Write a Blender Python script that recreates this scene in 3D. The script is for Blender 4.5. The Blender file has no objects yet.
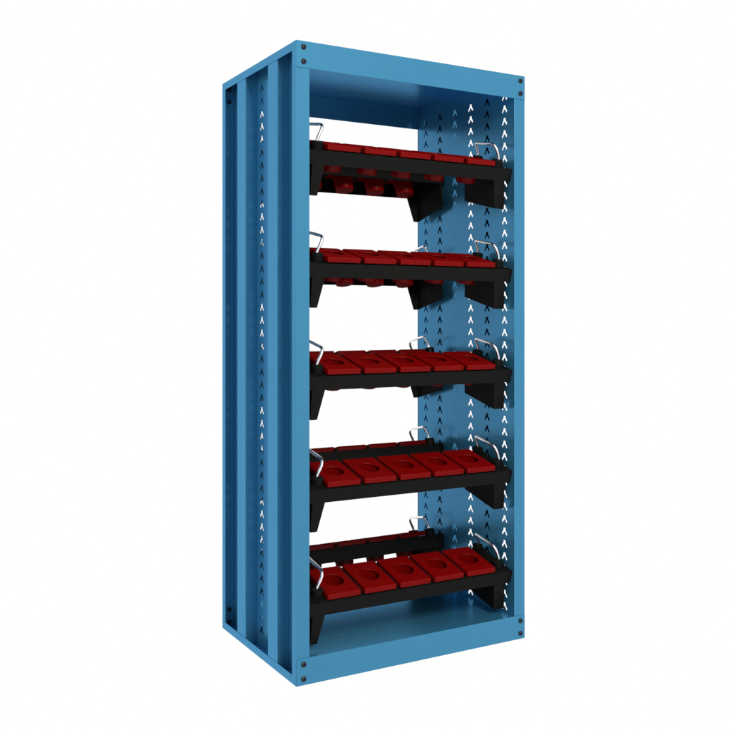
import bpy, bmesh, math
from mathutils import Vector, Matrix, geometry

S = bpy.context.scene
COL = S.collection
W, D, H = 1.0, 0.708, 2.225          # rack: width, depth, height in metres

# ------------------------------------------------------------ camera
cam_data = bpy.data.cameras.new("camera")
cam = bpy.data.objects.new("camera", cam_data)
COL.objects.link(cam)
cam.location = (-1.3794, -2.9156, 1.2716)
cam.rotation_euler = (math.radians(90), 0, math.radians(-29.517))
cam_data.sensor_width = 36.0
cam_data.lens = 36.0 * 936.0 / 730.0
cam_data.shift_y = -48.0 / 730.0
cam_data.clip_start = 0.05
cam_data.clip_end = 500
S.camera = cam
S.render.resolution_x = 1024
S.render.resolution_y = 1024

# ------------------------------------------------------------ studio light
world = bpy.data.worlds.new("World")
S.world = world
world.use_nodes = True
bg = world.node_tree.nodes["Background"]
bg.inputs["Color"].default_value = (1, 1, 1, 1)
bg.inputs["Strength"].default_value = 1.0


def area_light(name, loc, target, sx, sy, power, color=(1, 1, 1)):
    d = bpy.data.lights.new(name, 'AREA')
    d.shape = 'RECTANGLE'
    d.size, d.size_y, d.energy, d.color = sx, sy, power, color
    o = bpy.data.objects.new(name, d)
    COL.objects.link(o)
    o.location = loc
    o.rotation_euler = (Vector(target) - Vector(loc)).to_track_quat('-Z', 'Y').to_euler()
    return o


area_light("softbox_key", (-0.2, -6.0, 4.9), (0.5, 0.3, 1.10), 1.8, 1.8, 520, (1.0, 0.90, 0.74))
area_light("softbox_side", (-5.5, 0.6, 2.6), (0.0, 0.35, 1.2), 1.6, 2.2, 62, (1.0, 0.92, 0.80))

S.view_settings.view_transform = 'Standard'
S.view_settings.look = 'None'
S.view_settings.exposure = 0.0
S.view_settings.gamma = 1.0


# ------------------------------------------------------------ materials
def material(name, color, rough, spec=0.5, metal=0.0, noise=0.0, nscale=60, bump=0.0, bscale=900, coat=0.0):
    m = bpy.data.materials.new(name)
    m.use_nodes = True
    nt = m.node_tree
    b = nt.nodes["Principled BSDF"]
    b.inputs["Base Color"].default_value = (*color, 1)
    b.inputs["Roughness"].default_value = rough
    b.inputs["Metallic"].default_value = metal
    b.inputs["Specular IOR Level"].default_value = spec
    b.inputs["Coat Weight"].default_value = coat
    tc = nt.nodes.new("ShaderNodeTexCoord")
    if noise:
        n = nt.nodes.new("ShaderNodeTexNoise")
        n.inputs["Scale"].default_value = nscale
        n.inputs["Detail"].default_value = 4
        nt.links.new(tc.outputs["Object"], n.inputs["Vector"])
        r = nt.nodes.new("ShaderNodeValToRGB")
        r.color_ramp.elements[0].position = 0.3
        r.color_ramp.elements[1].position = 0.7
        r.color_ramp.elements[0].color = (*[c * (1 - noise) for c in color], 1)
        r.color_ramp.elements[1].color = (*[min(1, c * (1 + noise)) for c in color], 1)
        nt.links.new(n.outputs["Fac"], r.inputs["Fac"])
        nt.links.new(r.outputs["Color"], b.inputs["Base Color"])
    if bump:
        n2 = nt.nodes.new("ShaderNodeTexNoise")
        n2.inputs["Scale"].default_value = bscale
        nt.links.new(tc.outputs["Object"], n2.inputs["Vector"])
        bp = nt.nodes.new("ShaderNodeBump")
        bp.inputs["Strength"].default_value = bump
        bp.inputs["Distance"].default_value = 0.0005
        nt.links.new(n2.outputs["Fac"], bp.inputs["Height"])
        nt.links.new(bp.outputs["Normal"], b.inputs["Normal"])
    return m




def satin(name, color, gloss, rough, tint=(1, 1, 1), graze=0.0, noise=0.03, nscale=9, bump=0.12, bscale=900):
    """satin paint or plastic: diffuse colour under a thin even sheen"""
    m = bpy.data.materials.new(name)
    m.use_nodes = True
    nt = m.node_tree
    nt.nodes.clear()
    N, L = nt.nodes.new, nt.links.new
    out, mix = N("ShaderNodeOutputMaterial"), N("ShaderNodeMixShader")
    df, gl = N("ShaderNodeBsdfDiffuse"), N("ShaderNodeBsdfGlossy")
    gl.inputs["Color"].default_value = (*tint, 1)
    gl.inputs["Roughness"].default_value = rough
    mix.inputs[0].default_value = gloss
    if graze:                                   # more sheen at shallow angles, as on any lacquer
        lw, pw, mu, ad = N("ShaderNodeLayerWeight"), N("ShaderNodeMath"), N("ShaderNodeMath"), N("ShaderNodeMath")
        lw.inputs["Blend"].default_value = 0.5
        pw.operation, mu.operation, ad.operation = 'POWER', 'MULTIPLY', 'ADD'
        pw.inputs[1].default_value = 2.0
        mu.inputs[1].default_value = graze
        ad.inputs[1].default_value = gloss
        L(lw.outputs["Facing"], pw.inputs[0])
        L(pw.outputs[0], mu.inputs[0])
        L(mu.outputs[0], ad.inputs[0])
        L(ad.outputs[0], mix.inputs[0])
    tc, n, r = N("ShaderNodeTexCoord"), N("ShaderNodeTexNoise"), N("ShaderNodeValToRGB")
    n.inputs["Scale"].default_value = nscale
    n.inputs["Detail"].default_value = 4
    r.color_ramp.elements[0].position = 0.3
    r.color_ramp.elements[1].position = 0.7
    r.color_ramp.elements[0].color = (*[c * (1 - noise) for c in color], 1)
    r.color_ramp.elements[1].color = (*[min(1, c * (1 + noise)) for c in color], 1)
    n2, bp = N("ShaderNodeTexNoise"), N("ShaderNodeBump")
    n2.inputs["Scale"].default_value = bscale
    bp.inputs["Strength"].default_value = bump
    bp.inputs["Distance"].default_value = 0.0004
    L(tc.outputs["Object"], n.inputs["Vector"])
    L(tc.outputs["Object"], n2.inputs["Vector"])
    L(n.outputs["Fac"], r.inputs["Fac"])
    L(r.outputs["Color"], df.inputs["Color"])
    L(n2.outputs["Fac"], bp.inputs["Height"])
    L(bp.outputs["Normal"], df.inputs["Normal"])
    L(bp.outputs["Normal"], gl.inputs["Normal"])
    L(df.outputs[0], mix.inputs[1])
    L(gl.outputs[0], mix.inputs[2])
    L(mix.outputs[0], out.inputs["Surface"])
    return m


M_BLUE = satin("blue_powder_coat", (0.024, 0.118, 0.205), 0.20, 0.26, (0.15, 0.49, 0.88), graze=0.45)
M_BLACK = satin("black_painted_steel", (0.0058, 0.0063, 0.0063), 0.004, 0.35, noise=0.08, nscale=30)
M_RED = satin("red_moulded_plastic", (0.120, 0.0008, 0.0008), 0.007, 0.30, noise=0.04, nscale=20, bump=0.06)
M_CHROME = material("chromed_wire", (0.88, 0.88, 0.90), 0.2, 0.5, metal=1.0)
M_BOLT = material("dark_blued_steel", (0.006, 0.010, 0.020), 0.35, 0.3)


# ------------------------------------------------------------ mesh helpers
def link(name, bm, mat, parent=None, bevel=0.0, smooth=False, origin=None):
    if origin is not None:
        bmesh.ops.translate(bm, verts=bm.verts, vec=-Vector(origin))
    bmesh.ops.recalc_face_normals(bm, faces=bm.faces)
    me = bpy.data.meshes.new(name)
    bm.to_mesh(me)
    bm.free()
    me.materials.append(mat)
    if smooth:
        for p in me.polygons:
            p.use_smooth = True
    o = bpy.data.objects.new(name, me)
    COL.objects.link(o)
    if parent:
        o.parent = parent
    if bevel:
        md = o.modifiers.new("edge", 'BEVEL')
        md.width = bevel
        md.segments = 2
        md.limit_method = 'ANGLE'
        md.angle_limit = math.radians(40)
        md.harden_normals = False
    return o


def box(bm, x0, x1, y0, y1, z0, z1):
    vs = [bm.verts.new((x, y, z)) for z in (z0, z1) for y in (y0, y1) for x in (x0, x1)]
    for f in ((0, 2, 3, 1), (4, 5, 7, 6), (0, 1, 5, 4), (1, 3, 7, 5), (3, 2, 6, 7), (2, 0, 4, 6)):
        bm.faces.new([vs[i] for i in f])


def prism(bm, pts, extrude):
    """closed polygon of 3D points pushed along a vector"""
    e = Vector(extrude)
    a = [bm.verts.new(p) for p in pts]
    b = [bm.verts.new(Vector(p) + e) for p in pts]
    bm.faces.new(a)
    bm.faces.new(b[::-1])
    n = len(pts)
    for i in range(n):
        bm.faces.new((a[i], b[i], b[(i + 1) % n], a[(i + 1) % n]))


def rings(bm, loops, cap0=False, cap1=False):
    vl = [[bm.verts.new(p) for p in lp] for lp in loops]
    n = len(vl[0])
    for a, b in zip(vl, vl[1:]):
        for i in range(n):
            bm.faces.new((a[i], a[(i + 1) % n], b[(i + 1) % n], b[i]))
    if cap0:
        bm.faces.new(vl[0][::-1])
    if cap1:
        bm.faces.new(vl[-1])


def empty(name, loc, label=None, cat=None, group=None):
    o = bpy.data.objects.new(name, None)
    COL.objects.link(o)
    o.location = loc
    o.empty_display_size = 0.1
    if label:
        o["label"] = label
    if cat:
        o["category"] = cat
    if group:
        o["group"] = group
    return o


# ------------------------------------------------------------ setting: added white ground, made to glow so no contact shadow shows
def build_ground():
    m = bpy.data.materials.new("glowing_white_ground")
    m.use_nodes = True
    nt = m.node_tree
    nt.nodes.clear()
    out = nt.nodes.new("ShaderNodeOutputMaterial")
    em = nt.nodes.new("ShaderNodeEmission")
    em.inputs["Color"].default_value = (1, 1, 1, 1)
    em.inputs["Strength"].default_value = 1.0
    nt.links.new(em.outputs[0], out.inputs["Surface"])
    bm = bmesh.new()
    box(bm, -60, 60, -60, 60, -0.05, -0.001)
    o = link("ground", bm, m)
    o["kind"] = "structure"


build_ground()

# ------------------------------------------------------------ the rack
rack = empty("tool_rack", (W / 2, D / 2, 0),
             "tall open blue steel rack with perforated sides, holding all the black trays",
             "rack")
RO = (W / 2, D / 2, 0)
T = 0.002                     # sheet thickness
SIDE = 0.05                   # thickness of a side

HOLE = [(-0.0048, 0.0160), (0.0048, 0.0160), (0.0070, 0.0138), (0.0080, 0.0060), (0.0184, -0.0085), (0.0112, -0.0155),
        (0.0018, -0.0002), (-0.0018, -0.0002), (-0.0112, -0.0155), (-0.0184, -0.0085), (-0.0080, 0.0060), (-0.0070, 0.0138)]
COLS = [D / 2 + k * 0.1147 for k in (-2.5, -1.5, -0.5, 0.5, 1.5, 2.5)]
ROW0, ROWP, NROW = 0.066, 0.04965, 43


def perforated_sheet(x0, x1, y0, y1, z0, z1):
    bm = bmesh.new()
    hw = 0.024
    hp = ROWP / 2
    outer = [(-hw, -hp), (hw, -hp), (hw, hp), (-hw, hp)]
    allp = [Vector(p) for p in outer] + [Vector(p) for p in HOLE]
    ed = [(0, 1), (1, 2), (2, 3), (3, 0)]
    nh = len(HOLE)
    ed += [(4 + i, 4 + (i + 1) % nh) for i in range(nh)]
    vs, es, fs, *_ = geometry.delaunay_2d_cdt(allp, ed, [], 0, 1e-6)

    def inside(p):
        c = False
        for i in range(nh):
            (xa, ya), (xb, yb) = HOLE[i], HOLE[(i + 1) % nh]
            if (ya > p[1]) != (yb > p[1]) and p[0] < (xb - xa) * (p[1] - ya) / (yb - ya) + xa:
                c = not c
        return c
    tris = [f for f in fs if not inside(sum((vs[i] for i in f), Vector((0, 0))) / len(f))]
    zs0 = ROW0 - hp
    zs1 = ROW0 + (NROW - 0.5) * ROWP
    for cy in COLS:
        for r in range(NROW):
            cz = ROW0 + r * ROWP
            for x in (x0, x1):
                bv = [bm.verts.new((x, cy + v[0], cz + v[1])) for v in vs]
                for f in tris:
                    bm.faces.new([bv[i] for i in f])
            a = [bm.verts.new((x0, cy + p[0], cz + p[1])) for p in HOLE]
            b = [bm.verts.new((x1, cy + p[0], cz + p[1])) for p in HOLE]
            for i in range(nh):
                bm.faces.new((a[i], a[(i + 1) % nh], b[(i + 1) % nh], b[i]))
    ys = [y0] + [q for cy in COLS for q in (cy - hw, cy + hw)] + [y1]

    def quad(ya, yb, za, zb):
        for x in (x0, x1):
            bm.faces.new([bm.verts.new(p) for p in ((x, ya, za), (x, yb, za), (x, yb, zb), (x, ya, zb))])
    for i in range(0, len(ys), 2):
        quad(ys[i], ys[i + 1], zs0, zs1)
    quad(y0, y1, z0, zs0)
    quad(y0, y1, zs1, z1)
    for (ya, yb, za, zb) in ((y0, y0, z0, z1), (y1, y1, z0, z1)):
        bm.faces.new([bm.verts.new(p) for p in ((x0, ya, za), (x1, ya, za), (x1, ya, zb), (x0, ya, zb))])
    for z in (z0, z1):
        bm.faces.new([bm.verts.new(p) for p in ((x0, y0, z), (x1, y0, z), (x1, y1, z), (x0, y1, z))])
    bmesh.ops.remove_doubles(bm, verts=bm.verts, dist=1e-5)
    return bm


def build_side(mir):
    """mir=False: the side at x=0; True: the side at x=W.  X() mirrors."""
    def bx(bm, x0, x1, *r):
        if mir:
            x0, x1 = W - x1, W - x0
        box(bm, x0, x1, *r)
    a, b = SIDE - T, SIDE
    if mir:
        a, b = W - b, W - a
    sp = link("side_panel", perforated_sheet(a, b, 0.005, D - 0.005, 0.0, H - 0.001), M_BLUE, rack, origin=RO)
    # two vertical hat ribs
    for (ya, yb) in ((0.1610, 0.2455), (0.4610, 0.5465)):
        bm = bmesh.new()
        bx(bm, 0.0016, 0.0034, ya, yb, 0.003, H - 0.003)
        bx(bm, 0.0034, SIDE - T - 0.0002, ya, ya + 0.0016, 0.003, H - 0.003)
        bx(bm, 0.0034, SIDE - T - 0.0002, yb - 0.0016, yb, 0.003, H - 0.003)
        link("stiffening_rib", bm, M_BLUE, sp, bevel=0.0006, origin=RO)
    # horizontal rims at top and bottom
    for (za, zb, pz) in ((H - 0.030, H - 0.0002, H - 0.0022), (0.0, 0.030, 0.0)):
        bm = bmesh.new()
        bx(bm, 0.0, 0.0014, 0.0345, D - 0.0345, za, zb)
        bx(bm, 0.0020, SIDE - T - 0.0002, 0.0050, D - 0.0050, pz, pz + 0.002)
        link("edge_rim", bm, M_BLUE, sp, bevel=0.0004, origin=RO)
    # channel posts
    for back in (False, True):
        def Y(y0, y1):
            return (D - y1, D - y0) if back else (y0, y1)
        bm = bmesh.new()
        bx(bm, 0.0, 0.0518, *Y(0.0026, 0.0046), 0.0, H)
        bx(bm, 0.0, 0.0018, *Y(0.0048, 0.0342), 0.0, H)
        link("corner_post", bm, M_BLUE, rack, bevel=0.0006, origin=RO)


build_side(False)
build_side(True)


def bolt(x, z, y, sgn, parent):
    """button head on the outside of the beam, nut inside the post"""
    bm = bmesh.new()
    n = 24
    prof = [(0.0098, 0.0), (0.0098, 0.0014), (0.0086, 0.0042), (0.0062, 0.0058), (0.0044, 0.0060), (0.0040, 0.0022)]
    loops = []
    for (r, h) in prof:
        loops.append([(x + r * math.cos(t), y - sgn * h, z + r * math.sin(t))
                      for t in (2 * math.pi * i / n for i in range(n))])
    rings(bm, loops, True, True)
    hexa = [(x + 0.0095 * math.cos(math.pi / 3 * i), y + sgn * 0.0049, z + 0.0095 * math.sin(math.pi / 3 * i)) for i in range(6)]
    prism(bm, hexa, (0, sgn * 0.007, 0))
    rings(bm, [[(x + 0.005 * math.cos(math.pi / 6 * i), y + sgn * q, z + 0.005 * math.sin(math.pi / 6 * i)) for i in range(12)]
               for q in (0.0119, 0.018)], False, True)
    o = link("bolt", bm, M_BOLT, parent, origin=RO)
    return o


for back in (False, True):
    for top in (True, False):
        z0, z1 = (H - 0.093, H) if top else (0.0, 0.093)
        bm = bmesh.new()
        ya, yb = (D - 0.0025, D) if back else (0.0, 0.0025)
        box(bm, 0.0012, W - 0.0012, ya, yb, z0, z1)
        beam = link("cross_beam", bm, M_BLUE, rack, bevel=0.0007, origin=RO)
        zz = (H - 0.021, H - 0.071) if top else (0.072, 0.022)
        for x in (0.028, W - 0.023):
            for z in zz:
                bolt(x, z, D if back else 0.0, -1 if back else 1, beam)

bm = bmesh.new()
box(bm, 0.0502, W - 0.0502, 0.0048, D - 0.0048, H - 0.003, H - 0.0005)
link("top_panel", bm, M_BLUE, rack, bevel=0.0004, origin=RO)
bm = bmesh.new()
box(bm, 0.0502, W - 0.0502, 0.0028, D - 0.0028, 0.0895, 0.0925)
box(bm, 0.0502, W - 0.0502, 0.0048, D - 0.0048, 0.0010, 0.0030)      # sheet closing the base from below
link("floor_panel", bm, M_BLUE, rack, bevel=0.0004, origin=RO)

# ------------------------------------------------------------ tool carriers
# each carrier is drawn square in (x across, a = depth from its front face, h = height above the rail's top edge)
# and then tipped so that its front edge is the low one
TIP = Matrix.Translation((0, 0.015, 0)) @ Matrix.Rotation(0.25, 4, 'X')
CO = (W / 2, 0.12, -0.158)                 # where the carrier's origin sits in that space, at the foot of its brackets


def tipped(name, bm, mat, parent, **kw):
    bmesh.ops.transform(bm, matrix=TIP, verts=bm.verts)
    return link(name, bm, mat, parent, origin=CO, **kw)


def make_pocket(xc):
    bm = bmesh.new()
    hx, hy, rc = 0.0672, 0.0932, 0.006
    c = Vector((xc, 0.0050 + hy, 0.0240))       # centre of the top face
    n = 64

    def sq(inset, h):
        a, b, r = hx - inset, hy - inset, max(0.001, rc - inset * 0.5)
        out = []
        for q, (sx, sy) in enumerate(((1, 1), (-1, 1), (-1, -1), (1, -1))):
            for k in range(n // 4):
                t = math.pi / 2 * (q + k / (n // 4 - 1))
                out.append(c + Vector((sx * (a - r) + r * math.cos(t), sy * (b - r) + r * math.sin(t), h)))
        return out

    def circ(r, h):
        return [c + Vector((r * math.cos(t), r * math.sin(t), h)) for t in (2 * math.pi * (k + 0.5) / n for k in range(n))]
    loops = [circ(0.0440, -0.0195), sq(0.003, -0.0195), sq(0.0, -0.0190), sq(0.0, -0.0050), sq(0.0006, -0.0025), sq(0.0022, -0.0006),
             sq(0.0045, 0.0), sq(0.0055, 0.0), circ(0.0418, 0.0),
             circ(0.0408, 0.0), circ(0.0400, -0.0005), circ(0.0393, -0.0018), circ(0.0393, -0.0040), circ(0.0428, -0.0052),
             circ(0.0415, -0.045), circ(0.0350, -0.092)]
    rings(bm, loops, False, True)
    rings(bm, [circ(0.0440, -0.0195), circ(0.0438, -0.030), circ(0.0378, -0.096), circ(0.0360, -0.1005), circ(0.032, -0.102)], False, True)
    bmesh.ops.remove_doubles(bm, verts=bm.verts, dist=1e-6)
    return bm


def rounded(pts, r, seg=7):
    out = [pts[0]]
    for i in range(1, len(pts) - 1):
        p, a, b = pts[i], pts[i - 1], pts[i + 1]
        da, db = (a - p), (b - p)
        k = min(r[i], da.length * 0.75, db.length * 0.75)
        s, e = p + da.normalized() * k, p + db.normalized() * k
        for j in range(seg + 1):
            t = j / seg
            out.append(s * (1 - t) ** 2 + p * 2 * t * (1 - t) + e * t * t)
    out.append(pts[-1])
    return out


def tube(bm, pts, r, n=14):
    loops = []
    ref = Vector((1, 0, 0))
    for i, p in enumerate(pts):
        d = (pts[min(i + 1, len(pts) - 1)] - pts[max(i - 1, 0)]).normalized()
        u = (ref - d * ref.dot(d)).normalized()
        v = d.cross(u)
        loops.append([p + u * r * math.cos(2 * math.pi * k / n) + v * r * math.sin(2 * math.pi * k / n) for k in range(n)])
    rings(bm, loops, True, True)


def make_handle(x, inward, root):
    a0, a1 = 0.046, 0.182
    le = 0.020 * inward
    pts = [Vector(p) for p in ((x - 0.003 * inward, a0, 0.020), (x - 0.003 * inward, a0, 0.038), (x + le, a0 + 0.003, 0.0885),
                               (x + le, a1 + 0.004, 0.0800), (x, a1, 0.046), (x, a1, 0.020))]
    bm = bmesh.new()
    tube(bm, rounded(pts, [0, 0.010, 0.036, 0.012, 0.012, 0]), 0.0056)
    h = tipped("handle", bm, M_CHROME, root, smooth=True)
    for a in (a0, a1):
        bm = bmesh.new()
        loops = []
        for (rr, hh) in ((0.0210, -0.002), (0.0210, 0.0255), (0.0200, 0.0285), (0.0170, 0.0300), (0.0060, 0.0300)):
            loops.append([(x + rr * math.cos(2 * math.pi * k / 28), a + rr * math.sin(2 * math.pi * k / 28), hh) for k in range(28)])
        rings(bm, loops, True, True)
        tipped("collar", bm, M_BLACK, h, bevel=0.0005)
    return h


def make_carrier():
    root = empty("tool_carrier", (0, 0, 0))
    t = 0.003
    bm = bmesh.new()
    box(bm, 0.0510, 0.9490, 0.0, t, -0.050, 0.0)
    box(bm, 0.0510, 0.9490, t + 0.0002, 0.030, -0.0026, -0.0002)      # folded top lip
    tipped("front_rail", bm, M_BLACK, root, bevel=0.0007)
    bm = bmesh.new()
    box(bm, 0.0510, 0.9490, 0.198, 0.201, -0.053, 0.0032)
    tipped("inner_rail", bm, M_BLACK, root, bevel=0.0007)
    for (xa, xb) in ((0.0510, 0.1500), (0.8500, 0.9490)):
        bm = bmesh.new()
        box(bm, xa, xb, 0.0302, 0.1978, -0.0026, -0.0002)
        tipped("end_plate", bm, M_BLACK, root, bevel=0.0005)
    for k in range(1, 5):                                             # dividers under the gaps between the pockets
        xg = 0.1980 + 0.1508 * k - 0.0754
        bm = bmesh.new()
        box(bm, xg - 0.0165, xg + 0.0165, 0.0302, 0.1978, 0.0004, 0.0028)
        box(bm, xg - 0.0068, xg + 0.0068, 0.0302, 0.1970, 0.0030, 0.0130)
        tipped("divider", bm, M_BLACK, root, bevel=0.0005)
    # brackets that carry the tray: slanted front flange, web running back, tab against the perforated side
    for (ta, tb, ba, bb, wall) in ((0.0750, 0.1250, 0.0800, 0.1070, 0.0503), (0.8690, 0.9190, 0.8880, 0.9380, 0.9497)):
        bm = bmesh.new()
        prism(bm, [(ba, 0, -0.160), (bb, 0, -0.160), (tb, 0, -0.0500), (ta, 0, -0.0500)], (0, t, 0))
        prism(bm, [(ta, t + 0.0002, -0.062), (tb, t + 0.0002, -0.062), (tb, t + 0.0002, -0.030), (ta, t + 0.0002, -0.030)], (0, 0.002, 0))
        prism(bm, [(ba, t + 0.0002, -0.160), (ta, t + 0.0024, -0.0040), (ta, 0.1976, -0.0040), (ta, 0.2050, -0.0540), (ba, 0.2050, -0.160)], (t, 0, 0))
        xm = (ta + ba) / 2
        xa, xb = (wall, xm - 0.003) if wall < ta else (xm + 0.006, wall)
        box(bm, xa, xb, 0.150, 0.153, -0.120, -0.040)
        tipped("bracket", bm, M_BLACK, root, bevel=0.0006)
    for k in range(5):
        tipped("tool_pocket", make_pocket(0.1980 + 0.1508 * k), M_RED, root)
    make_handle(0.1085, 1, root)
    make_handle(0.9060, -1, root)
    return root


def copy_tree(o, parent=None):
    c = o.copy()
    COL.objects.link(c)
    c.parent = parent
    for ch in o.children:
        copy_tree(ch, c)
    return c


proto = make_carrier()
for ch in proto.children:
    if ch.name.startswith("tool_pocket"):
        for p in ch.data.polygons:
            p.use_smooth = True
        md = ch.modifiers.new("sharp", 'EDGE_SPLIT')
        md.split_angle = math.radians(38)

LEVEL0, LPITCH = 0.268, 0.397
used = False
for lv in range(5):
    for back in (False, True):
        o = copy_tree(proto) if used else proto
        used = True
        z = LEVEL0 + LPITCH * lv + CO[2]
        o.location = (W / 2, D - CO[1], z) if back else (W / 2, CO[1], z)
        o.rotation_euler = (0, 0, math.pi if back else 0)
        lev = ("on the lowest level just above the blue floor", "on the second level from the bottom", "on the middle level",
               "on the second level from the top", "on the top level")[lv]
        o["label"] = ("rear black tray of red pockets " if back else "front black tray of red pockets ") + lev
        o["category"] = "tool tray"
        o["group"] = "black tool trays with red pockets in the rack"
